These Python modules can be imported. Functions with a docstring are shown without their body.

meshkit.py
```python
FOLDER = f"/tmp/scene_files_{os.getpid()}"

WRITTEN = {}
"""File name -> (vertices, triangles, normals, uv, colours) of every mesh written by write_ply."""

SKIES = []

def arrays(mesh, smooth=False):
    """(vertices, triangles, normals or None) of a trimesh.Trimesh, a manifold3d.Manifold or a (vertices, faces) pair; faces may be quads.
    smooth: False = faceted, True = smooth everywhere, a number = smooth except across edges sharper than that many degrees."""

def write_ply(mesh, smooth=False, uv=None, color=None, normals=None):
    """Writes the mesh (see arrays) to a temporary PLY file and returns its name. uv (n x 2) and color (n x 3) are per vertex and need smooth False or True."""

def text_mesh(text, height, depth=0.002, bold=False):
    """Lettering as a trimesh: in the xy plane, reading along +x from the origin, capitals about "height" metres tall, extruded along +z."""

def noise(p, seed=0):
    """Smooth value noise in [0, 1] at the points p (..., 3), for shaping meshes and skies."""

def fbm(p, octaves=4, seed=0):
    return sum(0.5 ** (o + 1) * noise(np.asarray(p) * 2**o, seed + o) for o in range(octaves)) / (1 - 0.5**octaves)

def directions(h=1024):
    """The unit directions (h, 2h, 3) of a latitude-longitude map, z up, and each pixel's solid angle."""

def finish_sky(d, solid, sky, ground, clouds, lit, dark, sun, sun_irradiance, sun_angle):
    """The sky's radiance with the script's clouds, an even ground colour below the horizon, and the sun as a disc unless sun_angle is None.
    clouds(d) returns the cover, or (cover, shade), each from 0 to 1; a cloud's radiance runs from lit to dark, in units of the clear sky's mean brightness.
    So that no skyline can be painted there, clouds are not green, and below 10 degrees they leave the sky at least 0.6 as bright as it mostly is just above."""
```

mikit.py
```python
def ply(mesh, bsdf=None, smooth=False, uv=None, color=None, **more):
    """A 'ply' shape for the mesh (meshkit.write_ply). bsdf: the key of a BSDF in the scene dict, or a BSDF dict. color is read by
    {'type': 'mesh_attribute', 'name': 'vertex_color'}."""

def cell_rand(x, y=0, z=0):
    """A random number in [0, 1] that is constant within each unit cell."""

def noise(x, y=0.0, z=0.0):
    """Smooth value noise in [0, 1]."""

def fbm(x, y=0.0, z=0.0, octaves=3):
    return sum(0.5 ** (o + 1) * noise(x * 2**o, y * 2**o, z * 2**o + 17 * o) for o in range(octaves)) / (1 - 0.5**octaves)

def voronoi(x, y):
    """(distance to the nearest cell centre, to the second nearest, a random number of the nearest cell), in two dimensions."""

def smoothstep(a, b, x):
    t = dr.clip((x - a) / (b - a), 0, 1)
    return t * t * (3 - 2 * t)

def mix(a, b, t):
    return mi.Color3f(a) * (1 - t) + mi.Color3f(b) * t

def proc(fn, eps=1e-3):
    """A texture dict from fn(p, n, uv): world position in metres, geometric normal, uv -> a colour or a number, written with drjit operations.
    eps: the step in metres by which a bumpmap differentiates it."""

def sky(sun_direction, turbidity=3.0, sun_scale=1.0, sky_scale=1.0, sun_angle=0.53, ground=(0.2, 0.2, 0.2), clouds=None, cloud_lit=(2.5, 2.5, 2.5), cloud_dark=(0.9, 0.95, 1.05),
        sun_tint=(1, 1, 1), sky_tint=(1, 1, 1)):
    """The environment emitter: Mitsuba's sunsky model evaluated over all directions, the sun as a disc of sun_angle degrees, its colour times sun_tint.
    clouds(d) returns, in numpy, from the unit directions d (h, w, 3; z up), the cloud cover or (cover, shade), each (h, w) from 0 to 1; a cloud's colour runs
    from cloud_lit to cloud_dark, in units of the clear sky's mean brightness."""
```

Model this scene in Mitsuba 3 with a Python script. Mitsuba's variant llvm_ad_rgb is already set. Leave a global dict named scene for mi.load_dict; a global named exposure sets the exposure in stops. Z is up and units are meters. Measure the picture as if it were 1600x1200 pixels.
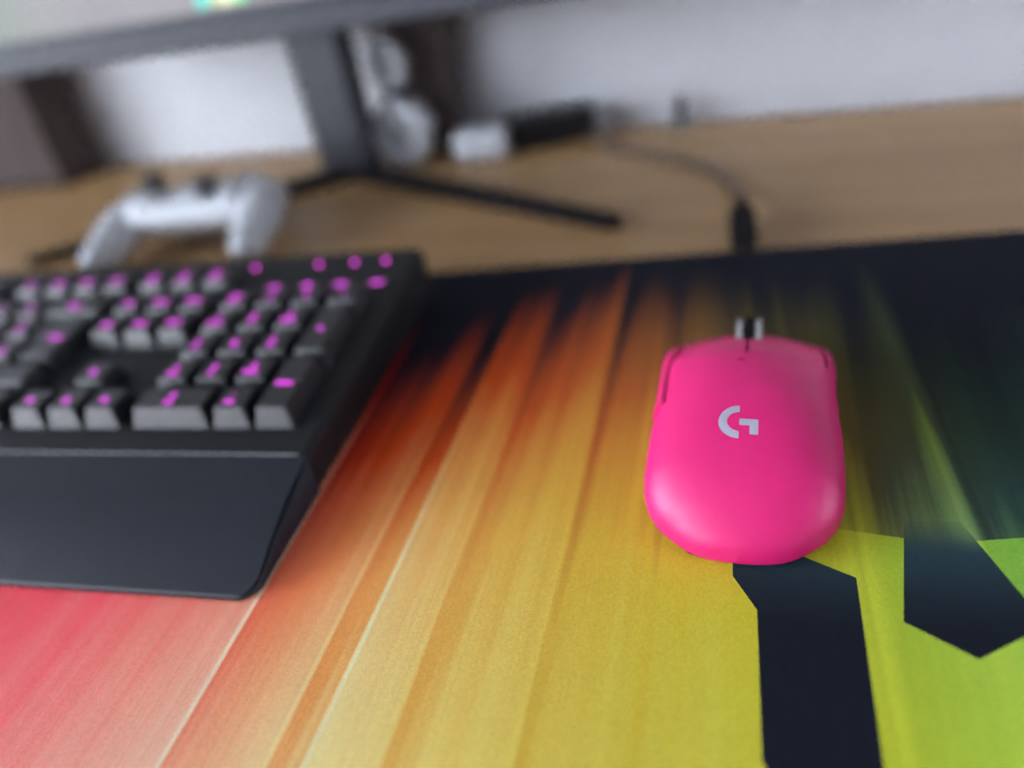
import math, numpy as np, trimesh, drjit as dr, mitsuba as mi, mikit, meshkit, manifold3d
from manifold3d import Manifold, CrossSection
from scipy.interpolate import PchipInterpolator
from shapely.geometry import Polygon
from mikit import noise, fbm, smoothstep, mix, proc

T = mi.ScalarTransform4f
scene, labels = {"type": "scene"}, {}
MM = 0.001
# world: metres, z = 0 is the top of the mouse pad, x runs along the keyboard, y away from the viewer

# ------------------------------------------------------------------ camera, sky, exposure
CAM = np.array([0.2334994, -0.2218344, 0.1820104])
FWD = np.array([-0.25257686, 0.80288234, -0.53998599])
DOWN = np.array([-0.01400404, -0.56105567, -0.8276596])
scene["camera"] = {
    "type": "thinlens", "fov": 2 * math.degrees(math.atan(800 / 1202)), "fov_axis": "x",
    "to_world": T().look_at(origin=CAM.tolist(), target=(CAM + FWD).tolist(), up=(-DOWN).tolist()),
    "aperture_radius": 0.0048, "focus_distance": 0.228, "near_clip": 0.02, "far_clip": 100.0,
}
exposure = 0.0
SKY = 172.0
scene["sky"] = mikit.sky([-0.6, -0.55, 0.58], turbidity=4.0, sun_scale=0.0, sky_scale=SKY, ground=(0.25, 0.25, 0.25),
                         clouds=lambda d: (np.ones(d.shape[:2]) * 0.9, np.clip(0.6 * meshkit.fbm(d * 3.0, 4, 3), 0, 1)),
                         cloud_lit=(0.95, 1.03, 1.21), cloud_dark=(0.71, 0.77, 0.92))

# ------------------------------------------------------------------ helpers
def put(key, mesh, bsdf, smooth=False, tw=None, **more):
    d = mikit.ply(mesh, bsdf, smooth, **more)
    if tw is not None:
        d["to_world"] = tw
    scene[key] = d
    return key

def again(key, d, tw):
    scene[key] = {**d, "to_world": tw}
    return key

def num(base, n):
    return base if n == 0 else f"{base}_{n:03d}"

def tag(key, label, cat, group=None):
    labels[key] = {"label": label, "category": cat}
    if group:
        labels[key]["group"] = group

def struct(key):
    labels[key] = {"kind": "structure"}

def to_tm(m):
    q = m.to_mesh()
    return trimesh.Trimesh(np.array(q.vert_properties[:, :3], float), np.array(q.tri_verts), process=False)

def mani(tm):
    return Manifold(manifold3d.Mesh(np.asarray(tm.vertices, np.float32), np.asarray(tm.faces, np.uint32)))

def box(x0, x1, y0, y1, z0, z1):
    return Manifold.cube([x1 - x0, y1 - y0, z1 - z0]).translate([x0, y0, z0])

def rbox(x0, x1, y0, y1, z0, z1, r, n=16):
    s = Manifold.sphere(r, n)
    return Manifold.batch_hull([s.translate([x, y, z]) for x in (x0 + r, x1 - r) for y in (y0 + r, y1 - r) for z in (z0 + r, z1 - r)])

def cbox(x0, x1, y0, y1, z0, z1, c):
    """A box with its twelve edges chamfered by c."""
    P = []
    for a in (0, 1):
        for b in (0, 1):
            for d in (0, 1):
                x, y, z = (x0, x1)[a], (y0, y1)[b], (z0, z1)[d]
                sx, sy, sz = (c, -c)[a], (c, -c)[b], (c, -c)[d]
                P += [[x, y + sy, z + sz], [x + sx, y, z + sz], [x + sx, y + sy, z]]
    return Manifold.hull_points(np.array(P, np.float32))

def hull(spheres, n=20):
    return Manifold.batch_hull([Manifold.sphere(r, n).translate([x, y, z]) for x, y, z, r in spheres])

def mm(m):
    """A manifold or trimesh in millimetres as a trimesh in metres."""
    t = to_tm(m) if hasattr(m, "to_mesh") else m.copy()
    t.vertices = np.asarray(t.vertices) * MM
    return t

def tube(pts, r, n=12, closed=False, sub=8):
    """A round tube along a smooth curve through the points."""
    from scipy.interpolate import CubicSpline
    p = np.asarray(pts, float)
    if closed:
        p = np.vstack([p, p[:1]])
    t = np.r_[0, np.cumsum(np.linalg.norm(np.diff(p, axis=0), axis=1))]
    cs = CubicSpline(t, p, bc_type="periodic" if closed else "natural")
    u = np.linspace(0, t[-1], sub * (len(p) - 1) + 1)
    if closed:
        u = u[:-1]
    c, tan = cs(u), cs(u, 1)
    tan /= np.linalg.norm(tan, axis=1, keepdims=True)
    a = np.cross(tan[0], [0.31, 0.2, 0.93]); a /= np.linalg.norm(a)
    A = []
    for k in tan:
        a = a - k * (a @ k); a /= np.linalg.norm(a); A.append(a)
    A = np.array(A); B = np.cross(tan, A)
    th = np.linspace(0, 2 * np.pi, n, endpoint=False)
    V = (c[:, None] + r * (np.cos(th)[None, :, None] * A[:, None] + np.sin(th)[None, :, None] * B[:, None])).reshape(-1, 3)
    m, F = len(c), []
    for i in range(m if closed else m - 1):
        for j in range(n):
            q, w = i * n + j, i * n + (j + 1) % n
            q2, w2 = (q + n) % (m * n), (w + n) % (m * n)
            F += [[q, w, w2], [q, w2, q2]]
    if not closed:
        V = np.vstack([V, c[:1], c[-1:]])
        for j in range(n):
            F += [[m * n, (j + 1) % n, j], [m * n + 1, (m - 1) * n + j, (m - 1) * n + (j + 1) % n]]
    return trimesh.Trimesh(V, F, process=False)

def lin(r, g, b):
    return [((c / 255 + 0.055) / 1.055) ** 2.4 if c > 10 else c / 255 / 12.92 for c in (r, g, b)]

def mat(key, color, rough=0.5, spec=0.5, metallic=0.0, bump=None, bump_scale=1.0, **more):
    c = color if isinstance(color, dict) else {"type": "rgb", "value": list(map(float, color))}
    b = {"type": "principled", "base_color": c, "roughness": rough, "specular": spec, "metallic": metallic, **more}
    if bump is not None:
        b = {"type": "bumpmap", "arbitrary": bump, "scale": bump_scale, "bsdf": b}
    scene[key] = {"type": "twosided", "bsdf": b}

# ------------------------------------------------------------------ materials
# the print of the mouse pad: long streaks running away from the viewer, red to green, fading to black; dark angular letters at the right
LEVELS = [  # (x in mm, lightness of the streak right of it, softness of its edge in mm); the level moves the fade and the paleness
    (-40, -0.1, 6), (-20, 0, 6), (12, 0.1, 4), (26, -0.15, 3), (33, 0.2, 2.5), (44, 0, 2), (50, 0.25, 1.5), (60, 0.05, 4), (68, 0.35, 5), (78, 0.5, 4), (86.8, 1.0, 0.6), (88.5, -0.35, 0.6), (95, -0.1, 3), (103, 0.1, 4), (112, 0.3, 3), (119.2, 0.8, 0.8), (120.8, -0.65, 1.0), (126, -0.2, 3), (130.2, 1.25, 0.7), (131.9, 0.55, 0.6), (138, 0.35, 3), (142, 0.5, 2), (147, 0.4, 3), (152, -0.6, 1.0), (158, -0.2, 3), (161.5, 0.3, 2), (168, 0.1, 3), (172, 0.45, 3), (178, 0.15, 3), (183, 0.5, 1.5), (186, -0.85, 1.0), (189.5, 0.15, 1.4), (196, 0, 3), (203, 0.2, 3), (209, 0.05, 2), (213.8, -0.4, 0.8), (216.5, 0.15, 0.8), (222, 0.05, 3), (229, 0.2, 3), (237, -0.1, 3), (246, 0.1, 4), (255, -0.3, 3), (262, -0.1, 3), (270, 0, 2), (276.5, 0.5, 1.0), (280.5, -0.35, 2), (288, -0.15, 3), (294, 0, 3), (300, 0.25, 4), (304.5, 1.3, 3), (309.3, -0.5, 1.6), (316, -0.2, 3), (322, -0.45, 3), (330, 0.1, 3), (338, -0.3, 4), (346, 0.1, 3), (356, -0.3, 3), (370, 0, 4),
]
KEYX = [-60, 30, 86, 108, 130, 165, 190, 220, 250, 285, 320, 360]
BRIGHT = [lin(*c) for c in [(225, 45, 75), (250, 85, 95), (238, 112, 84), (240, 138, 78), (234, 165, 86), (226, 178, 76), (214, 180, 66), (208, 188, 58), (200, 196, 52), (178, 196, 60), (150, 200, 66), (110, 186, 84)]]
PALE = [lin(*c) for c in [(250, 110, 120), (255, 150, 140), (255, 200, 165), (255, 214, 158), (255, 233, 156), (248, 226, 122), (234, 212, 96), (215, 205, 80), (212, 212, 75), (196, 214, 84), (165, 210, 85), (120, 190, 100)]]
DEEP = [lin(*c) for c in [(120, 12, 22), (150, 20, 22), (165, 26, 18), (205, 70, 22), (200, 76, 26), (190, 88, 38), (176, 96, 44), (150, 100, 50), (120, 104, 44), (84, 84, 42), (46, 68, 50), (34, 62, 58)]]
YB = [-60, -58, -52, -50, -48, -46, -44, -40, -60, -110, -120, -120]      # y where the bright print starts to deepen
YD = [-20, -10, -6, 6, 22, 40, 42, 40, 28, 0, -10, -20]               # y where it is deep, nearer at the left to deepen the keyboard's shadow
YK = [56, 60, 70, 92, 118, 138, 142, 154, 150, 138, 128, 118]     # y where it has turned black, sooner at the left as painted keyboard shade
NIGHT = lin(24, 26, 34)
LETTER = [  # dark letters, corners in mm
    [(238.6, -48), (238.5, -55.9), (244.8, -68.2), (243.6, -113.5), (247.0, -119), (254, -137), (268, -137), (270.4, -112.0), (272.9, -54.4), (259.2, -46.9), (254, -42)],
    [(290.1, -30), (282.6, -69.4), (298.2, -79.9), (310.5, -71.9), (316.5, -65.5), (308.1, -37.8), (306, -30)],
]

def ramp(x, keys, vals):
    out = vals[0] if not isinstance(vals[0], list) else mi.Color3f(*vals[0])
    for a, b, v0, v1 in zip(keys, keys[1:], vals, vals[1:]):
        t = dr.clip((x - a) / (b - a), 0, 1)
        out = out + t * ((mi.Color3f(*v1) - mi.Color3f(*v0)) if isinstance(v0, list) else (v1 - v0))
    return out

def inside(x, y, poly, e=0.15):
    """Soft inside test (even-odd) of a polygon given in mm."""
    odd = mi.Bool(False)
    for (x0, y0), (x1, y1) in zip(poly, poly[1:] + poly[:1]):
        if abs(y1 - y0) < 1e-6:
            continue
        cross = ((y0 > y) != (y1 > y)) & (x < x0 + (y - y0) * ((x1 - x0) / (y1 - y0)))
        odd = odd ^ cross
    return odd

def pad_print(p, n, uv):
    X, Y = p.x * 1000, p.y * 1000
    u = X - 0.032 * (Y + 66) * smoothstep(90, 125, X) * (1 - smoothstep(205, 240, X)) - 0.05 * (Y + 20) * smoothstep(265, 285, X) * (1 - smoothstep(296, 306, X)) - 0.06 * (Y + 20) * smoothstep(312, 325, X)
    sh = mi.Float(0.0)
    spread = 1 + dr.maximum(Y + 60, 0) * 0.012                   # the streaks' edges soften away from the viewer
    before = 0.0
    for ux, level, soft in LEVELS:
        sh = sh + (level - before) * smoothstep(-1, 1, (u - ux) / (soft * spread))
        before = level
    fine = fbm(u * 0.33, Y * 0.004, 3.0) - 0.5
    fine2 = noise(u * 1.1, Y * 0.006, 9.0) - 0.5
    fine3 = fbm(u * 0.16, Y * 0.003, 21.0, 2) - 0.5
    sh = sh + 0.6 * fine + 0.22 * fine2 + 0.6 * fine3 * smoothstep(-60, 20, Y)
    ys = Y - (46 + 16 * smoothstep(-20, 90, Y)) * sh
    bright = mix(ramp(u, KEYX, BRIGHT), ramp(u, KEYX, PALE), dr.clip(0.36 + 0.75 * sh - (Y + 100) * 0.009, 0, 1))
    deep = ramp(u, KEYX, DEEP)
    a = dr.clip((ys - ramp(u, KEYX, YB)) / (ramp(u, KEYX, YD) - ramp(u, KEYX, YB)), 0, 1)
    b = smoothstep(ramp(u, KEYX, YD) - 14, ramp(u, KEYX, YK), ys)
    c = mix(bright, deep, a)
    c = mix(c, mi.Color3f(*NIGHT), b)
    c = mix(c, mi.Color3f(*lin(255, 248, 214)), 0.75 * smoothstep(0.8, 1.35, sh) * smoothstep(40, -60, Y) * smoothstep(200, 150, X))
    # lime field below a slanted horizon on the right, with dark letters
    line = ramp(X, [240, 271, 290.1, 308.1, 321, 360], [-30.0, -34.7, -37.9, -37.8, -35.8, -32.0])
    lime = mix(ramp(X, [255, 285, 330], [lin(206, 204, 44), lin(192, 212, 66), lin(160, 208, 78)]), ramp(X, [255, 285, 330], [lin(186, 178, 44), lin(160, 186, 54), lin(112, 180, 70)]), dr.clip(0.5 - 0.8 * (sh - 0.1) + (Y + 75) * 0.008, 0, 1))
    right = smoothstep(252, 262, X)
    neck = inside(X, Y, LETTER[1])
    c = dr.select((Y < line) & ~neck, mix(c, lime, right), c)
    teal = smoothstep(278, 292, X) * smoothstep(25, -36, Y)
    c = dr.select((Y >= line) | neck, mix(c, mi.Color3f(*lin(58, 92, 92)) * (0.85 + 0.5 * sh), 0.45 * teal), c)
    dark = inside(X, Y, LETTER[0]) | inside(X, Y, LETTER[1])
    lc = mix(lin(24, 28, 37), lin(46, 70, 76), smoothstep(-75, -28, Y))
    c = dr.select(dark, mix(c, lc, smoothstep(-26, -44, Y)), c)
    w = 0.5 + 0.25 * dr.sin((X + Y) * (2 * math.pi / 0.62)) + 0.25 * dr.sin((X * 0.35 - Y) * (2 * math.pi / 0.55))
    g = noise(X * 2.1, Y * 2.1, 4.0)
    return dr.clip(c * (0.86 + 0.2 * w + 0.14 * (g - 0.5)), 0, 1)

def weave(p, n, uv):
    X, Y = p.x * 1000, p.y * 1000
    return 0.5 + 0.25 * dr.sin((X + Y) * (2 * math.pi / 0.62)) + 0.25 * dr.sin((X * 0.35 - Y) * (2 * math.pi / 0.55))

def wood(p, n, uv):
    x, y = p.x, p.y + 0.07 * p.x
    g = fbm(x * 3.0, y * 38.0, 1.0, 4)
    l = noise(x * 5.0, y * 160.0, 5.0)
    return mix(lin(134, 103, 66), lin(160, 128, 88), dr.clip(0.2 + 0.7 * g + 0.25 * (l - 0.5), 0, 1))

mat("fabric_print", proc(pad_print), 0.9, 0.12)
mat("pad_rubber", (0.012, 0.012, 0.013), 0.8, 0.3)
mat("desk_wood", proc(wood), 0.5, 0.35)
mat("wall_paint", proc(lambda p, n, uv: mi.Color3f(0.545, 0.55, 0.57) * (0.97 + 0.06 * noise(p.x * 9, p.y * 9, p.z * 9))), 0.9, 0.1)
mat("floor_wood", proc(lambda p, n, uv: mix(lin(120, 92, 66), lin(150, 118, 86), fbm(p.x * 2, p.y * 30, 0.0))), 0.6, 0.3)
mat("white_trim", (0.75, 0.75, 0.75), 0.4, 0.5)
speck = proc(lambda p, n, uv: noise(p.x * 2600, p.y * 2600, p.z * 2600), eps=1e-4)
mat("case_plastic", (0.007, 0.008, 0.009), 0.6, 0.3)
mat("rest_plastic", proc(lambda p, n, uv: mi.Color3f(0.010, 0.013, 0.019) * (0.8 + 0.5 * noise(p.x * 1800, p.y * 1800, p.z * 1800))), 0.5, 0.3)
mat("seam_highlight_grey", (0.16, 0.17, 0.18), 0.3, 0.5)  # paler than the case: the seam's highlight put into the colour
mat("key_plastic", (0.006, 0.007, 0.009), 0.38, 0.62)
mat("black_gloss", (0.006, 0.006, 0.007), 0.4, 0.2)
mat("black_matte", (0.006, 0.006, 0.007), 0.75, 0.12)
mat("stand_plastic", (0.02, 0.021, 0.027), 0.45, 0.4)
mat("bezel_plastic", (0.03, 0.032, 0.04), 0.5, 0.3)
mat("pink_plastic", lin(212, 28, 108), 0.46, 0.5)
mat("logo_grey", lin(176, 172, 188), 0.5, 0.4)
mat("dark_slit", (0.01, 0.01, 0.01), 0.7, 0.2)
mat("silver_rim", (0.75, 0.75, 0.76), 0.22, 0.5, metallic=0.9)
mat("white_plastic", (0.60, 0.63, 0.66), 0.4, 0.5)
mat("grey_plastic", (0.30, 0.31, 0.33), 0.45, 0.5)
mat("stick_rubber", (0.025, 0.025, 0.027), 0.6, 0.4)
mat("brown_wood", proc(lambda p, n, uv: mix(lin(58, 49, 47), lin(74, 64, 61), fbm(p.x * 40, p.y * 40, p.z * 4))), 0.8, 0.15)
mat("cable_rubber", lin(70, 62, 56), 0.55, 0.4)
mat("legend_ink", lin(150, 40, 150), 0.5, 0.3)
GLOW = {"type": "area", "radiance": {"type": "rgb", "value": [1.7, 0.11, 1.75]}}
GLOW_LED = {"type": "area", "radiance": {"type": "rgb", "value": [3.0, 0.2, 2.7]}}

# ------------------------------------------------------------------ the room: wall behind the desk, floor, ceiling, side walls, windows at the viewer's back
YAW = math.degrees(math.atan(-0.0793))
ROOM = T().translate([0, 0.457, 0]).rotate([0, 0, 1], YAW)      # room frame: x along the wall behind the desk, y into that wall
ZF, ZC, RX0, RX1, RY0 = -0.75, 1.75, -1.75, 2.1, -2.7

def wall_panel(w0, w1, holes, thick=0.12):
    """A wall in its own plane (u to the right, v up), extruded by thick, with rectangular openings."""
    p = Polygon([(w0, ZF), (w1, ZF), (w1, ZC), (w0, ZC)], [[(a, c), (b, c), (b, d), (a, d)] for a, b, c, d in holes])
    return trimesh.creation.extrude_polygon(p, thick, engine="earcut")

def upright(mesh, o, ux):
    """Moves a wall panel: origin o, u direction ux, v up; the panel thickens along u x v."""
    ux = np.array(ux, float); vz = np.array([0, 0, 1.0]); nn = np.cross(ux, vz)
    M = np.eye(4); M[:3, 0], M[:3, 1], M[:3, 2], M[:3, 3] = ux, vz, nn, o
    mesh.apply_transform(M)
    return mesh

WIN_LEFT = [(0.07, 1.98, -0.45, 1.05)]        # along the left wall, u = distance from the back wall
WIN_BACK = [(-1.68, -0.75, -0.60, 0.85)]
WIN_RIGHT = [(1.45, 2.10, -0.05, 0.55)]
put("wall_front", upright(wall_panel(RX0 - .12, RX1 + .12, []), [0, 0.12, 0], [1, 0, 0]), "wall_paint", tw=ROOM); struct("wall_front")
put("wall_back", upright(wall_panel(RX0 - .12, RX1 + .12, WIN_BACK), [0, RY0, 0], [1, 0, 0]), "wall_paint", tw=ROOM); struct("wall_back")
put("wall_left", upright(wall_panel(0, -RY0, WIN_LEFT), [RX0 - .12, RY0, 0], [0, 1, 0]), "wall_paint", tw=ROOM); struct("wall_left")
put("wall_right", upright(wall_panel(0, -RY0, WIN_RIGHT), [RX1, RY0, 0], [0, 1, 0]), "wall_paint", tw=ROOM); struct("wall_right")
put("floor", mm(box(RX0 * 1e3 - 120, RX1 * 1e3 + 120, RY0 * 1e3 - 120, 120, ZF * 1e3 - 50, ZF * 1e3)), "floor_wood", tw=ROOM); struct("floor")
put("ceiling", mm(box(RX0 * 1e3 - 120, RX1 * 1e3 + 120, RY0 * 1e3 - 120, 120, ZC * 1e3, ZC * 1e3 + 50)), "wall_paint", tw=ROOM); struct("ceiling")

def window_frame(a, b, c, d, w=0.045, t=0.06):
    p = Polygon([(a, c), (b, c), (b, d), (a, d)], [[(a + w, c + w), ((a + b) / 2 - w / 2, c + w), ((a + b) / 2 - w / 2, d - w), (a + w, d - w)],
                                                   [((a + b) / 2 + w / 2, c + w), (b - w, c + w), (b - w, d - w), ((a + b) / 2 + w / 2, d - w)]])
    return trimesh.creation.extrude_polygon(p, t, engine="earcut")

for i, (hole, o, ux) in enumerate([(WIN_LEFT[0], [RX0 - .09, RY0, 0], [0, 1, 0]), (WIN_BACK[0], [0, RY0 - .03, 0], [1, 0, 0]), (WIN_RIGHT[0], [RX1 + .03, RY0, 0], [0, 1, 0])]):
    k = f"window_{i + 1}"
    put(k, upright(window_frame(*hole), o, ux), "white_trim", tw=ROOM); struct(k)

# ------------------------------------------------------------------ desk
put("desk__tabletop", mm(cbox(-900, 1150, -790, -4, -29, -4, 1.5)), "desk_wood", tw=ROOM)
for i, (x, y) in enumerate([(-860, -60), (1110, -60), (-860, -740), (1110, -740)]):
    put("desk__" + num("leg", i), mm(cbox(x - 25, x + 25, y - 25, y + 25, ZF * 1e3, -29, 3)), "black_matte", tw=ROOM)
tag("desk", "light brown wooden desk with fine grain standing against the white wall", "desk")
labels["desk__leg"] = {"label": "black desk leg"}

# ------------------------------------------------------------------ mouse pad
PAD_YAW = math.degrees(math.atan(0.0401))
padT = T().translate([0.085, 0.167, 0]).rotate([0, 0, 1], PAD_YAW)
pad_out = CrossSection([[(-495, -395), (395, -395), (395, -5), (-495, -5)]]).offset(5, manifold3d.JoinType.Round, 2, 24)
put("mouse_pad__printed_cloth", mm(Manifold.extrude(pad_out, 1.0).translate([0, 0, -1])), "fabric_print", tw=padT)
put("mouse_pad__rubber_base", mm(Manifold.extrude(pad_out.offset(-0.3, manifold3d.JoinType.Round, 2, 24), 3).translate([0, 0, -4])), "pad_rubber", tw=padT)
tag("mouse_pad", "wide cloth desk mat printed with red, orange, yellow and green streaks fading to black", "mouse pad")
labels["mouse_pad__rubber_base"] = {"label": "thin black rubber base"}

# ------------------------------------------------------------------ keyboard
U = 19.05
KB = T().translate([0, 0, 0.028]).rotate([1, 0, 0], 5.0)        # keyboard frame in mm: y = 0 the centre line of the bottom row, z = 0 the tops of the keys
A5 = math.radians(5)

def kbw(y, z):
    return [y * math.cos(A5) - z * math.sin(A5), y * math.sin(A5) + z * math.cos(A5) + 28]

XL, XR = -18.5 * U - 11, 87.6
pts = []
for x, i in ((XL, 1), (XR, -1)):
    for (y, z), dx in [((-23.0, -8.6), 3.0), ((131.0, -8.6), 3.0), ((133.5, -11.0), 2.0), ((-23.3, -9.4), 0.6), ((130, -11.4), 0.0), ((-23.3, -11.4), 0.0)]:
        a = kbw(y, z); pts.append([x + i * dx, a[0], a[1]])
    pts += [[x + i * 1.5, -20, 0.8], [x + i * 1.5, 128, 0.8], [x, -21, 2.5], [x, 133, 3]]
put("keyboard__case", mm(Manifold.hull_points(np.array(pts, np.float32))), "case_plastic")
# wrist rest: sloping plate with a rounded corner and a thin front lip
prof = [(-22.6, 0.6), (-22.6, 17.3), (-23.2, 17.9)]
for t in np.linspace(0.02, 1, 16):
    prof.append((-23.2 - 53.2 * t, 17.9 - 15.1 * t + 2.3 * math.sin(math.pi * t)))
prof += [(-76.8, 2.55), (-77.2, 2.1), (-77.4, 1.5), (-77.2, 0.6)]
slab = Manifold.extrude(CrossSection([[(a, b) for a, b in prof]]), XR - XL + 20).transform(np.array([[0, 0, 1, XL - 10], [1, 0, 0, 0], [0, 1, 0, 0]], float))
out = CrossSection([[(XL + 9, -68.8), (XR - 8.6, -68.8), (XR - 8.6, -20.0), (XL + 9, -20.0)]]).offset(8.8, manifold3d.JoinType.Round, 2, 64)
rest = slab ^ Manifold.extrude(out, 40) ^ box(XL, XR, -90, -22.6, -1, 60)
put("keyboard__wrist_rest", mm(rest), "rest_plastic", smooth=25)
put("keyboard__seam_highlight", mm(cbox(XL + 4, XR - 3.5, -23.5, -22.2, 15.5, 18.15, 0.25)), "seam_highlight_grey")  # pale strip stands in for a bevelled edge catching light
labels["keyboard__wrist_rest"] = {"label": "sloping dark grey wrist rest with a rounded front corner"}
labels["keyboard__seam_highlight"] = {"label": "thin seam strip in front of the keys, coloured light as a painted highlight"}
labels["keyboard__case"] = {"label": "black case"}

def rrect(w, d, r, z, dy=0, n=4):
    p = []
    for cx, cy, a0 in ((w / 2 - r, d / 2 - r, 0), (-w / 2 + r, d / 2 - r, 90), (-w / 2 + r, -d / 2 + r, 180), (w / 2 - r, -d / 2 + r, 270)):
        for k in range(n + 1):
            a = math.radians(a0 + 90 * k / n); p.append([cx + r * math.cos(a), cy + r * math.sin(a) + dy, z])
    return p

KEYCAP = {}
def keycap(w, h):
    if (w, h) not in KEYCAP:
        W, D = w * U, h * U
        p = rrect(W - 1.7, D - 1.2, .6, -9.4) + rrect(W - 6.1, D - 6.4, 1.0, -0.3, 0.7) + rrect(W - 6.7, D - 7.0, 1.0, 0, 0.7)
        KEYCAP[(w, h)] = mikit.ply(mm(Manifold.hull_points(np.array(p, np.float32))), "key_plastic", 24)
    return KEYCAP[(w, h)]

def iso_enter():
    a = np.array(rrect(1.5 * U - 1.7, U - 1.7, .8, -9.4) + rrect(1.5 * U - 6.1, U - 5.6, 1.4, -.45, .5) + rrect(1.5 * U - 7, U - 6.5, 1.4, 0, .5)) + [-0.125 * U, U / 2, 0]
    b = np.array(rrect(1.25 * U - 1.7, 2 * U - 1.7, .8, -9.4) + rrect(1.25 * U - 6.1, 2 * U - 5.6, 1.4, -.45, .5) + rrect(1.25 * U - 7, 2 * U - 6.5, 1.4, 0, .5))
    return Manifold.hull_points(a.astype(np.float32)) + Manifold.hull_points(b.astype(np.float32))

TEXT = {}
def legend_mesh(s, small):
    """Key lettering centred at the origin, in metres."""
    if (s, small) not in TEXT:
        rows = s.split("\n")
        parts = []
        for i, r in enumerate(rows):
            hh = (2.0 if len(r) > 2 else 2.9) if len(rows) > 1 else (2.3 if len(r) > 3 else 2.7 if len(r) > 1 else 3.9)
            t = meshkit.text_mesh(r, hh * MM, 0.00012, bold=True)
            lim = 9.6 * MM
            e = t.bounds[1] - t.bounds[0]
            if e[0] > lim:
                t.apply_scale([lim / e[0], 1, 1])
            c = (t.bounds[0] + t.bounds[1]) / 2
            t.apply_translation([-c[0], -c[1] + (0 if len(rows) == 1 else (2.3 if i == 0 else -1.9) * MM), 0.00003])
            parts.append(t)
        TEXT[(s, small)] = mikit.ply(trimesh.util.concatenate(parts), "legend_ink", False, emitter=GLOW)
    return TEXT[(s, small)]

nkey = 0
def key(x, row, w, text, h=1):
    """A key whose left edge is at x (in key units from the numeric pad's left edge) in a row (its lower row when tall)."""
    global nkey
    k = "keyboard__" + num("key", nkey); nkey += 1
    cx, cy = (x + w / 2) * U, (row + (h - 1) / 2) * U
    again(k, keycap(w, h), KB @ T().translate([cx * MM, cy * MM, 0]))
    if text:
        again(k + "__legend", legend_mesh(text, False), KB @ T().translate([(cx - (0.9 if "\n" in text else 0.3)) * MM, (cy - 0.2) * MM, 0]))

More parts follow.
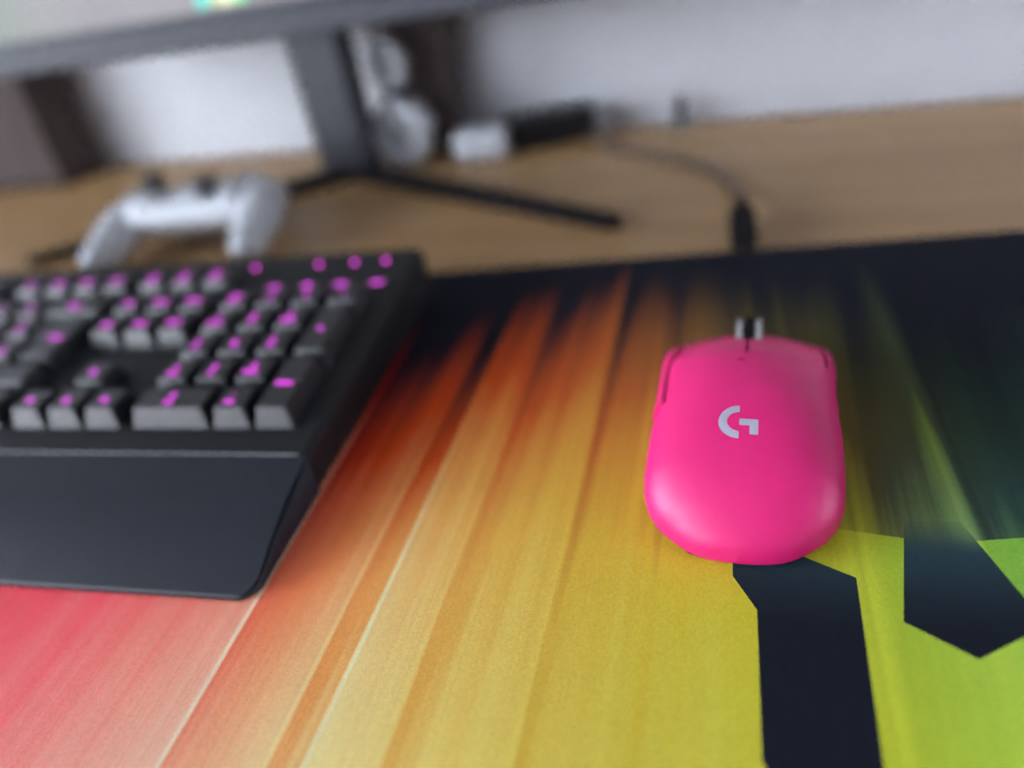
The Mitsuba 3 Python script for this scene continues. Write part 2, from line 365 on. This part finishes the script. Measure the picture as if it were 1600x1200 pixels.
def keyrow(x, row, items):
    for it in items:
        if isinstance(it, (int, float)):
            x += it
        else:
            t, w = it if isinstance(it, tuple) else (it, 1)
            key(x, row, w, t); x += w

L0, N0 = -18.5, -3.25
keyrow(L0, 0, [("Ctrl", 1.25), ("Win", 1.25), ("Alt", 1.25), ("", 6.25), ("AltGr", 1.25), ("Fn", 1.25), ("Menu", 1.25), ("Ctrl", 1.25)])
keyrow(L0, 1, [("Shift", 1.25), "|\n\\", "Z", "X", "C", "V", "B", "N", "M", "<\n,", ">\n.", "?\n/", ("Shift", 2.75)])
keyrow(L0, 2, [("Caps", 1.75), "A", "S", "D", "F", "G", "H", "J", "K", "L", ":\n;", "@\n'", "~\n#"])
keyrow(L0, 3, [("Tab", 1.5), "Q", "W", "E", "R", "T", "Y", "U", "I", "O", "P", "{\n[", "}\n]"])
keyrow(L0, 4, ["`", "!\n1", '"\n2', "£\n3", "$\n4", "%\n5", "^\n6", "&\n7", "*\n8", "(\n9", ")\n0", "_\n-", "+\n=", ("Back", 2)])
keyrow(L0, 5.25, ["Esc", 1, "F1", "F2", "F3", "F4", .5, "F5", "F6", "F7", "F8", .5, "F9", "F10", "F11", "F12"])
k = "keyboard__" + num("key", nkey); nkey += 1
put(k, mm(iso_enter()), "key_plastic", 24, KB @ T().translate([-4.125 * U * MM, 2.5 * U * MM, 0]))
again(k + "__legend", legend_mesh("Enter", False), KB @ T().translate([(-4.0 * U) * MM, 2.5 * U * MM, 0]))
keyrow(N0, 5.25, ["Prt\nSc", "Scr\nLk", "Pau\nBrk"])
keyrow(N0, 4, ["Ins", "Home", "PgUp"])
keyrow(N0, 3, ["Del", "End", "PgDn"])
keyrow(N0, 1, [1, "↑"])
keyrow(N0, 0, ["←", "↓", "→"])
keyrow(0, 4, ["Num\nLk", "/", "*", "-"])
keyrow(0, 3, ["7\nHome", "8\n↑", "9\nPgUp"])
key(3, 2, 1, "+", 2)
keyrow(0, 2, ["4\n←", "5", "6\n→"])
keyrow(0, 1, ["1\nEnd", "2\n↓", "3\nPgDn"])
key(3, 0, 1, "Enter", 2)
key(0, 0, 2, "0\nIns")
key(2, 0, 1, ".\nDel")
# flat media keys and the lock lights above the numeric pad
media = mikit.ply(mm(Manifold.hull_points(np.array(rrect(15, 8, 3.5, -8.7) + rrect(15, 8, 3.5, -7.7) + rrect(14.2, 7.2, 3.1, -7.4), np.float32))), "key_plastic", 24)
def tri(*p):
    return trimesh.creation.extrude_polygon(Polygon(p), 0.12, engine="earcut")
ICON = [[tri((-2.2, 1.8), (-2.2, -1.8), (0.2, 0)), tri((.8, 1.7), (.8, -1.7), (1.5, -1.7), (1.5, 1.7)), tri((2, 1.7), (2, -1.7), (2.7, -1.7), (2.7, 1.7))],
        [tri((-1.7, 1.7), (-1.7, -1.7), (1.7, -1.7), (1.7, 1.7))],
        [tri((2.4, 1.8), (2.4, -1.8), (0, 0)), tri((0, 1.8), (0, -1.8), (-2.4, 0)), tri((-2.6, 1.8), (-2.6, -1.8), (-3.2, -1.8), (-3.2, 1.8))],
        [tri((-2.4, 1.8), (-2.4, -1.8), (0, 0)), tri((0, 1.8), (0, -1.8), (2.4, 0)), tri((2.6, 1.8), (2.6, -1.8), (3.2, -1.8), (3.2, 1.8))]]
for i in range(4):
    tw = KB @ T().translate([(0.38 + i + .5) * U * MM, 5.08 * U * MM, 0])
    again("keyboard__" + num("media_key", i), media, tw)
    put("keyboard__" + num("media_key", i) + "__legend", mm(trimesh.util.concatenate(ICON[i])), "legend_ink", False, tw @ T().translate([0, 0, -0.00739]), emitter=GLOW)
    labels["keyboard__" + num("media_key", i)] = {"label": "flat black media key above the numeric pad"}
led = mikit.ply(mm(Manifold.cylinder(0.9, 1.15, 1.0, 20)), "legend_ink", 40, emitter=GLOW_LED)
for i, x in enumerate([1.72, 2.80, 3.72]):
    again("keyboard__" + num("lock_light", i), led, KB @ T().translate([x * U * MM, 6.28 * U * MM, -0.0088]))
    labels["keyboard__" + num("lock_light", i)] = {"label": "small round magenta lock light"}
for i, x in enumerate([-0.28, -2.30]):
    again("keyboard__" + num("mode_light", i), led, KB @ T().translate([x * U * MM, 6.30 * U * MM, -0.0088]))
    labels["keyboard__" + num("mode_light", i)] = {"label": "small round magenta mode light behind the function keys"}
tag("keyboard", "black full size keyboard with magenta backlit legends and an attached grey wrist rest", "keyboard")

# ------------------------------------------------------------------ pink mouse
MOUSE = T().translate([0.240, -0.054, 0]).rotate([0, 0, 1], -4.2)
SW = [0, 1, 3, 6, 10, 15, 20, 30, 40, 55, 70, 85, 100, 112, 119, 123, 125]
WV = [0.5, 9.6, 15.6, 20.6, 25.6, 28.8, 30.1, 30.7, 30.8, 30.2, 29.9, 30.6, 30.6, 29.4, 26.6, 22.5, 17]
SH = [0, 1, 3, 6, 10, 15, 20, 25, 35, 45, 55, 65, 75, 85, 95, 105, 115, 122, 125]
HV = [6.6, 10.0, 13.3, 17.3, 21.6, 25.9, 29.3, 32.0, 36.2, 38.8, 39.8, 38.9, 36.2, 31.6, 26.2, 20.8, 15.4, 11.6, 8.0]
Wf, Hf, Zf = PchipInterpolator(SW, WV), PchipInterpolator(SH, HV), PchipInterpolator([0, 1, 3, 6, 120, 123, 125], [4.6, 2.2, 1.0, .8, .8, 1.2, 3])

Nf, Df = PchipInterpolator([0, 45, 62, 80, 125], [2.35, 2.4, 3.0, 4.6, 5.0]), PchipInterpolator([0, 40, 60, 80, 125], [0, 0, 3.0, 6.5, 6.5])

def seam(x):
    return 62.6 + 0.0090 * x * x

def mouse_solid(ns=340, na=160, grow=0.0):
    u = np.linspace(0, 1, ns); s = 125 * (0.5 - 0.5 * np.cos(np.pi * u * .94)) / (0.5 - 0.5 * np.cos(np.pi * .94)); s[-1] = 125
    th = np.linspace(0, 2 * np.pi, na, endpoint=False); c, sn = np.cos(th), np.sin(th)
    w, H, zb = (f(s)[:, None] for f in (Wf, Hf, Zf))
    w, H = w + grow, H + grow
    t = np.clip(s / 26, 0, 1)[:, None]; t = t * t * (3 - 2 * t); zm = zb + (H - zb) * (.35 * (1 - t)) + t * (np.minimum(12, .42 * H) - zb)
    n = Nf(s)[:, None]; x = w * np.sign(c) * np.abs(c) ** (2 / n)
    z = np.where(sn >= 0, zm + (H - Df(s)[:, None] * np.abs(x / w) ** 1.5 - zm) * np.abs(sn) ** (2 / n), zm - (zm - zb) * np.abs(sn) ** (2 / 3.6))
    x = np.where(sn < 0, x * (1 - .05 * np.abs(sn)), x)
    e = np.clip((s[:, None] - seam(x) + 2.4) / 2.4, 0, 1)           # the shell's edge rolls off along the seam of the buttons
    z = z - np.where(sn > 0, 0.75 * e * e * np.clip((26.0 - np.abs(x)) / 1.5, 0, 1), 0)
    f = (s[:, None] - seam(x) + 1.7) / 0.62                          # and a fine raised lip just before it, added to catch a bright line
    z = z + np.where(sn > 0, 0.30 * np.exp(-f * f) * np.clip((26.0 - np.abs(x)) / 1.5, 0, 1), 0)
    V = np.stack([x, np.repeat(s[:, None], na, 1), z], -1).reshape(-1, 3)
    i = np.arange(ns - 1)[:, None] * na; j = np.arange(na)[None]; j2 = (j + 1) % na
    a, b = (i + j).ravel(), (i + j2).ravel(); F = np.r_[np.c_[a, b, b + na], np.c_[a, b + na, a + na]]
    c0 = len(V); V = np.vstack([V, [[0, s[0], V[:na, 2].mean()]], [[0, s[-1], V[-na:, 2].mean()]]])
    j = np.arange(na); F = np.r_[F, np.c_[j * 0 + c0, (j + 1) % na, j], np.c_[j * 0 + c0 + 1, (ns - 1) * na + j, (ns - 1) * na + (j + 1) % na]]
    m = trimesh.Trimesh(V, F[:, ::-1], process=False)
    if m.volume < 0:
        m.invert()
    return mani(m)

def top_z(x, s):
    """Height of the mouse's upper surface at (x, s), in mm."""
    w, H, zb = Wf(s), Hf(s), Zf(s)
    zm = np.minimum(12, .42 * H)
    n = Nf(s); q = np.clip(np.abs(x) / w, 0, 1)
    return zm + (H - Df(s) * q ** 1.5 - zm) * np.clip(1 - q ** n, 0, 1) ** (1 / n)

solid = mouse_solid()
def plan(xa, xb, gap, s1=140):
    xs = np.linspace(xa, xb, 40)
    return CrossSection([[(x, seam(x) + gap) for x in xs] + [(xb, s1), (xa, s1)]])
cut = Manifold.extrude(plan(-26.5, 26.5, 0), 60).translate([0, 0, 9])
slot = rbox(-5.6, 5.6, 86, 117, 4, 60, 1.0)
shell = solid - cut - slot
shell = shell - box(-2.5, -0.1, 56.1, 56.9, 35, 60)            # the slit of the indicator
side_cut = box(-60, -24, 45, 91, 20.2, 29.6)
shell = shell - (side_cut ^ (solid - solid.scale([0.93, 1, 1])))
put("computer_mouse__shell", mm(shell), "pink_plastic", smooth=28, tw=MOUSE)
lower = solid.translate([0, 0, -0.2])
for i, (a, b) in enumerate([(-25.6, -0.4), (0.4, 25.6)]):
    btn = (lower ^ Manifold.extrude(plan(a, b, 0.45), 60).translate([0, 0, 9.3])) - slot
    put("computer_mouse__" + num("main_button", i), mm(btn), "pink_plastic", smooth=28, tw=MOUSE)
proud = mouse_solid(grow=0.9)
for i, (a, b) in enumerate([(45.6, 67.4), (68.2, 90.4)]):
    sb = proud ^ rbox(-60, -25.0, a, b, 20.8, 29.0, 1.2)
    put("computer_mouse__" + num("side_button", i), mm(sb), "pink_plastic", smooth=28, tw=MOUSE)
foot = Manifold.extrude(CrossSection([[(Wf(s) * .88 - 2.6, s) for s in np.linspace(5.0, 122, 60)] + [(-Wf(s) * .88 + 2.6, s) for s in np.linspace(122, 5.0, 60)]]), 2.2).translate([0, 0, 0.05])
put("computer_mouse__base_plate", mm(foot), "black_matte", smooth=30, tw=MOUSE)
labels["computer_mouse__base_plate"] = {"label": "thin black base plate"}
tyre = Manifold.revolve(CrossSection([[(7, -2.0), (10.1, -2.0), (10.6, -1.4), (10.6, 1.4), (10.1, 2.0), (7, 2.0)]]), 72)
tyre = tyre - Manifold.batch_boolean([Manifold.cube([1.2, .45, 5], True).translate([10.7, 0, 0]).rotate([0, 0, k * 10.0]) for k in range(36)], manifold3d.OpType.Add)
WH = MOUSE @ T().translate([0, 0.1005, 0.0186]).rotate([0, 1, 0], 90)
put("computer_mouse__scroll_wheel", mm(tyre), "black_matte", smooth=30, tw=WH)
for i, z in enumerate((-3.35, 3.35)):
    rim = Manifold.revolve(CrossSection([[(4, z - 1.35), (9.9, z - 1.35), (10.4, z - .9), (10.5, z), (10.4, z + .9), (9.9, z + 1.35), (4, z + 1.35)]]), 72)
    put("computer_mouse__scroll_wheel__" + num("wheel_rim", i), mm(rim), "silver_rim", smooth=30, tw=WH)
    labels["computer_mouse__scroll_wheel__" + num("wheel_rim", i)] = {"label": "bright silver rim"}
labels["computer_mouse__scroll_wheel"] = {"label": "black ribbed scroll wheel between silver rims"}
put("computer_mouse__indicator_slit", mm(cbox(-2.45, -0.15, 56.15, 56.85, 36, 39.3, .05)), "dark_slit", tw=MOUSE)
labels["computer_mouse__indicator_slit"] = {"label": "tiny dark indicator slit"}
# the grey emblem on the back: an open ring and a hooked bar, lying on the curved shell
arc = lambda rx, ry, a0, a1: [(-1.0 + rx * math.cos(math.radians(a)), 29.68 + ry * math.sin(math.radians(a))) for a in np.linspace(a0, a1, 40)]
logo = [arc(6.2, 5.35, 90, 270) + arc(3.6, 3.05, 270, 90), [(-1.0, 30.6), (4.64, 30.5), (4.66, 25.66), (2.07, 25.76), (2.07, 28.47), (-1.0, 28.5)]]
lp = []
for ring in logo:
    t = trimesh.creation.extrude_polygon(Polygon(ring), 0.04, engine="earcut")
    t = to_tm(mani(t).refine_to_length(0.5))
    v = np.array(t.vertices); v[:, 2] += top_z(v[:, 0], v[:, 1]) + 0.015; t.vertices = v
    lp.append(t)
put("computer_mouse__emblem", mm(trimesh.util.concatenate(lp)), "logo_grey", smooth=40, tw=MOUSE)
labels["computer_mouse__emblem"] = {"label": "pale grey emblem, an open ring with a hooked bar"}
tag("computer_mouse", "bright pink wireless computer mouse with a pale grey emblem on the colourful mat", "computer mouse")

# ------------------------------------------------------------------ monitor and its stand
MX0, MX1, MY, MZ0, MZ1 = -372, 250, 320, 116, 490
front = box(MX0, MX1, MY, MY + 8, MZ0, MZ1) - box(MX0 + 8, MX1 - 8, MY - 1, MY + 4, MZ0 + 23, MZ1 - 8)
put("monitor__bezel", mm(front), "bezel_plastic")
mat("chin_sheen_grey", (0.06, 0.063, 0.075), 0.5, 0.3)  # bezel grey lightened to paint the reflection on the chin
put("monitor__chin_sheen", mm(cbox(MX0 + .5, MX1 - .5, MY - 2, MY, MZ0 + 5, MZ0 + 12, .8)), "chin_sheen_grey")  # added strip, its paler colour stands in for a reflection
labels["monitor__chin_sheen"] = {"label": "lighter strip along the lower bezel, a painted reflection"}
put("monitor__back_shell", mm(Manifold.hull_points(np.array([[x, y, z] for x, y, z in [
    (MX0, MY + 8, MZ0), (MX1, MY + 8, MZ0), (MX0, MY + 8, MZ1), (MX1, MY + 8, MZ1), (MX0 + 60, MY + 34, MZ0 + 40), (MX1 - 60, MY + 34, MZ0 + 40), (MX0 + 60, MY + 34, MZ1 - 60), (MX1 - 60, MY + 34, MZ1 - 60)]], np.float32))), "black_matte")
def screen_light(p, n, uv):
    x, z = p.x * 1000, p.z * 1000
    g = smoothstep(-200, -330, x)
    c = mix(lin(176, 172, 178), lin(150, 164, 150), g)
    return c * (0.78 + 0.1 * noise(x * 0.02, z * 0.02, 2.0))
sx0, sx1, sz0, sz1 = (MX0 + 8) * MM, (MX1 - 8) * MM, (MZ0 + 23) * MM, (MZ1 - 8) * MM
put("monitor__screen", (np.array([[sx0, (MY + 3) * MM, sz0], [sx1, (MY + 3) * MM, sz0], [sx1, (MY + 3) * MM, sz1], [sx0, (MY + 3) * MM, sz1]]), np.array([[0, 1, 2, 3]])), "black_gloss",
    uv=np.array([[0, 0], [1, 0], [1, 1], [0, 1.0]]), emitter={"type": "area", "radiance": proc(screen_light)})
labels["monitor__screen"] = {"label": "lit pale grey screen"}
for i, (x, c) in enumerate([(-112, (.05, 1.2, 1.0)), (-101, (.9, 1.0, .55)), (-92, (1.4, 1.5, .9)), (-82, (.35, 1.3, .55))]):
    put("monitor__" + num("screen_icon", i), mm(rbox(x - 4, x + 4, MY + 2.2, MY + 3.2, MZ0 + 26, MZ0 + 34, .45, 8)), "black_gloss", emitter={"type": "area", "radiance": {"type": "rgb", "value": list(c)}})
    labels["monitor__" + num("screen_icon", i)] = {"label": ["teal", "pale yellow", "bright pale", "green"][i] + " icon glowing on the screen"}
CX, CY = -56, 372
put("monitor__stand_column", mm(cbox(CX - 21, CX + 21, CY - 16, CY + 16, 6, 330, 3)), "stand_plastic")
put("monitor__stand_foot", mm(hull([(CX - 14, CY - 8, 5, 8.9), (CX + 14, CY - 8, 5, 8.9), (CX - 14, CY + 10, 5, 8.9), (CX + 14, CY + 10, 5, 8.9)])), "black_matte", smooth=30)
for i, (x, y) in enumerate([(176, 226), (-262, 226)]):
    lg = Manifold.batch_hull([cbox(-6, 6, -6, 6, -4, 7, 1).translate([CX + (8 if i == 0 else -8), CY - 6, 0]), cbox(-4.5, 4.5, -4.5, 4.5, -4, 3, 1).translate([x, y, 0])])
    put("monitor__" + num("stand_leg", i), mm(lg), "black_matte")
tag("monitor", "dark grey computer monitor on a black stand with two splayed legs behind the keyboard", "monitor")
labels["monitor__stand_column"] = {"label": "upright dark grey stand column"}

# ------------------------------------------------------------------ white game controller behind the keyboard
PADT = T().translate([-0.124, 0.252, -0.004]).rotate([0, 0, 1], 4)
S = 0.94
body = hull([(-52 * S, 12, 24, 14), (52 * S, 12, 24, 14), (-40 * S, -12, 26, 15), (40 * S, -12, 26, 15), (-38 * S, 34, 22, 9), (38 * S, 34, 22, 9)], 32)
gl = lambda s: hull([(s * 50 * S, 4, 25, 17), (s * 57 * S, -16, 22, 16)], 32) + hull([(s * 57 * S, -16, 22, 16), (s * 60 * S, -52, 13, 12.5)], 32)
g = body + gl(-1) + gl(1)
gt = to_tm(g.refine_to_length(2.5)); gt.merge_vertices()
trimesh.smoothing.filter_taubin(gt, iterations=12)
put("game_controller__shell", mm(gt), "white_plastic", smooth=True, tw=PADT)
for i, (x, y) in enumerate([(-36, 8), (20, -12)]):
    st = Manifold.revolve(CrossSection([[(0, 36), (9, 36), (9, 40), (4, 43), (4, 44.5), (8.5, 46), (9.2, 48), (8.5, 50), (6.5, 49), (0, 48.2)]]), 32).translate([x * S, y, 0])
    put("game_controller__" + num("thumbstick", i), mm(st), "stick_rubber", smooth=35, tw=PADT)
    labels["game_controller__" + num("thumbstick", i)] = {"label": "dark round thumbstick"}
for i, (x, y) in enumerate([(36, 0), (45, 9), (27, 9), (36, 18)]):
    bt = Manifold.cylinder(6, 5.0, 4.4, 24).translate([x * S, y, 35.5])
    put("game_controller__" + num("face_button", i), mm(bt), "grey_plastic", smooth=35, tw=PADT)
    labels["game_controller__" + num("face_button", i)] = {"label": "small grey face button"}
dp = cbox(-9, 9, -3, 3, 36, 42.5, .6) + cbox(-3, 3, -9, 9, 36, 42.5, .6)
put("game_controller__direction_pad", mm(dp.translate([-18 * S, -12, 0])), "grey_plastic", tw=PADT)
for i, s in enumerate((-1, 1)):
    bm = hull([(s * 24 * S, 36, 24, 9), (s * 50 * S, 26, 23, 9)], 20)
    put("game_controller__" + num("bumper", i), mm(bm), "grey_plastic", smooth=30, tw=PADT)
tag("game_controller", "white game controller with dark thumbsticks lying behind the keyboard under the monitor", "game controller")

# ------------------------------------------------------------------ things at the back of the desk
def wpt(x, y, z=0):
    return [x * MM, y * MM, z * MM]

rng = np.random.default_rng(5)
def coil(cx, cy, cz, rx, rz, turns, ry, r=2.3):
    p = []
    for k in range(turns * 14):
        a = 2 * math.pi * k / 14
        f = 1 - 0.85 * ((k // 14) % 4) / 4
        p.append(wpt(cx + f * rx * math.cos(a) + rng.normal(0, .5), cy + ry * math.sin(k * 0.37), cz + f * rz * math.sin(a) + rng.normal(0, .5)))
    return tube(p, r * MM, 10, sub=4)
put("cable_bundle__coil", coil(-13, 394, 24, 22, 26, 14, 9, 3.2), "white_plastic", smooth=True)
put("cable_bundle__upper_coil", coil(-14, 396, 76, 12, 18, 9, 6, 2.8), "white_plastic", smooth=True)
put("cable_bundle__hanging_cable", tube([wpt(-13, 396, 92), wpt(-19, 396, 112), wpt(-22, 392, 140), wpt(-24, 388, 190)], 3.4 * MM), "white_plastic", smooth=True)
put("cable_bundle__cable_tie", mm(trimesh.util.concatenate([to_tm(cbox(-21, -3, 389, 403, 48, 58, 1))])), "black_matte")
labels["cable_bundle__cable_tie"] = {"label": "black cable tie"}
tag("cable_bundle", "white cable coiled up and hanging beside the black monitor stand", "cable")

BR = lambda x, y, a=0: T().translate(wpt(x, y, -4)).rotate([0, 0, 1], YAW + a)
put("speaker_box__cabinet", mm(Manifold.hull_points(np.array([(-36, -14, 0), (20, -14, 0), (20, 14, 0), (-36, 14, 0), (-36, -14, 260), (46, -14, 260), (46, 14, 260), (-36, 14, 260)], np.float32))), "brown_wood", tw=BR(0, 436))
put("speaker_box__base_plinth", mm(cbox(-38, 22, -15, 15, -0.0, 6, 1)), "black_matte", tw=BR(0, 436))
tag("speaker_box", "narrow dark brown upright box by the wall right of the monitor stand", "box")
put("side_cabinet__body", mm(cbox(-190, 0, -25, 25, 0, 260, 2)), "brown_wood", tw=BR(-396, 452))
put("side_cabinet__base_plinth", mm(cbox(-191, 1, -26, 26, 0, 5, 1)), "black_matte", tw=BR(-396, 452))
tag("side_cabinet", "wide dark brown box by the wall at the left under the monitor", "box")

WB = T().translate(wpt(52, 392, -4)).rotate([0, 0, 1], 8)
put("charger__body", mm(rbox(-23, 23, -16, 16, 0.3, 25, 6, 20)), "white_plastic", smooth=30, tw=WB)
put("charger__foot_pad", mm(cbox(-17, 17, -12, 12, 0, 1.5, .3)), "grey_plastic", tw=WB)
tag("charger", "small white rounded power adapter on the desk in front of the dark brown box", "power adapter")

HB = T().translate(wpt(104, 420, -4)).rotate([0, 0, 1], 17)
put("usb_hub__body", mm(rbox(-40, 38, -14, 14, 0, 24, 3, 14)), "black_gloss", smooth=30, tw=HB)
put("usb_hub__end_cap", mm(rbox(37, 44, -13, 13, 0.5, 23, 2, 12)), "grey_plastic", smooth=30, tw=HB)
for i in range(3):
    put("usb_hub__" + num("port", i), mm(cbox(-28 + 20 * i, -16 + 20 * i, -14.3, -13.5, 9, 14, .2)), "dark_slit", tw=HB)
tag("usb_hub", "flat black box on the desk by the wall behind the white power adapter", "hub")

put("usb_cable__cord", tube([wpt(138, 416, 2), wpt(160, 384, -1.6), wpt(186, 358, -1.9), wpt(212, 339, -1.9), (wpt(233, 309, -1.9)), wpt(245, 276, -1.0), wpt(250, 244, 3), wpt(250.8, 226, 6)], 2.1 * MM), "cable_rubber", smooth=True)
put("usb_cable__strain_relief", tube([wpt(251, 229, 6), wpt(251, 221, 6.3), wpt(250.6, 206, 6.4)], 3.6 * MM, 16), "black_matte", smooth=True)
put("usb_cable__plug", mm(rbox(243.5, 257.5, 172, 210, 0.2, 12, 3, 16)), "black_matte", smooth=30)
labels["usb_cable__plug"] = {"label": "black plug at the end of the cable"}
tag("usb_cable", "thin dark cable curving across the desk to a black plug on the mat's back edge", "cable")

put("cable_clip__stem", mm(cbox(-3.5, 3.5, -3, 3, 0, 24, 1)), "stand_plastic", tw=BR(211, 424))
put("cable_clip__base_pad", mm(cbox(-7, 7, -6, 6, 0, 3, .8)), "grey_plastic", tw=BR(211, 424))
tag("cable_clip", "tiny grey cable clip at the foot of the white wall", "clip")
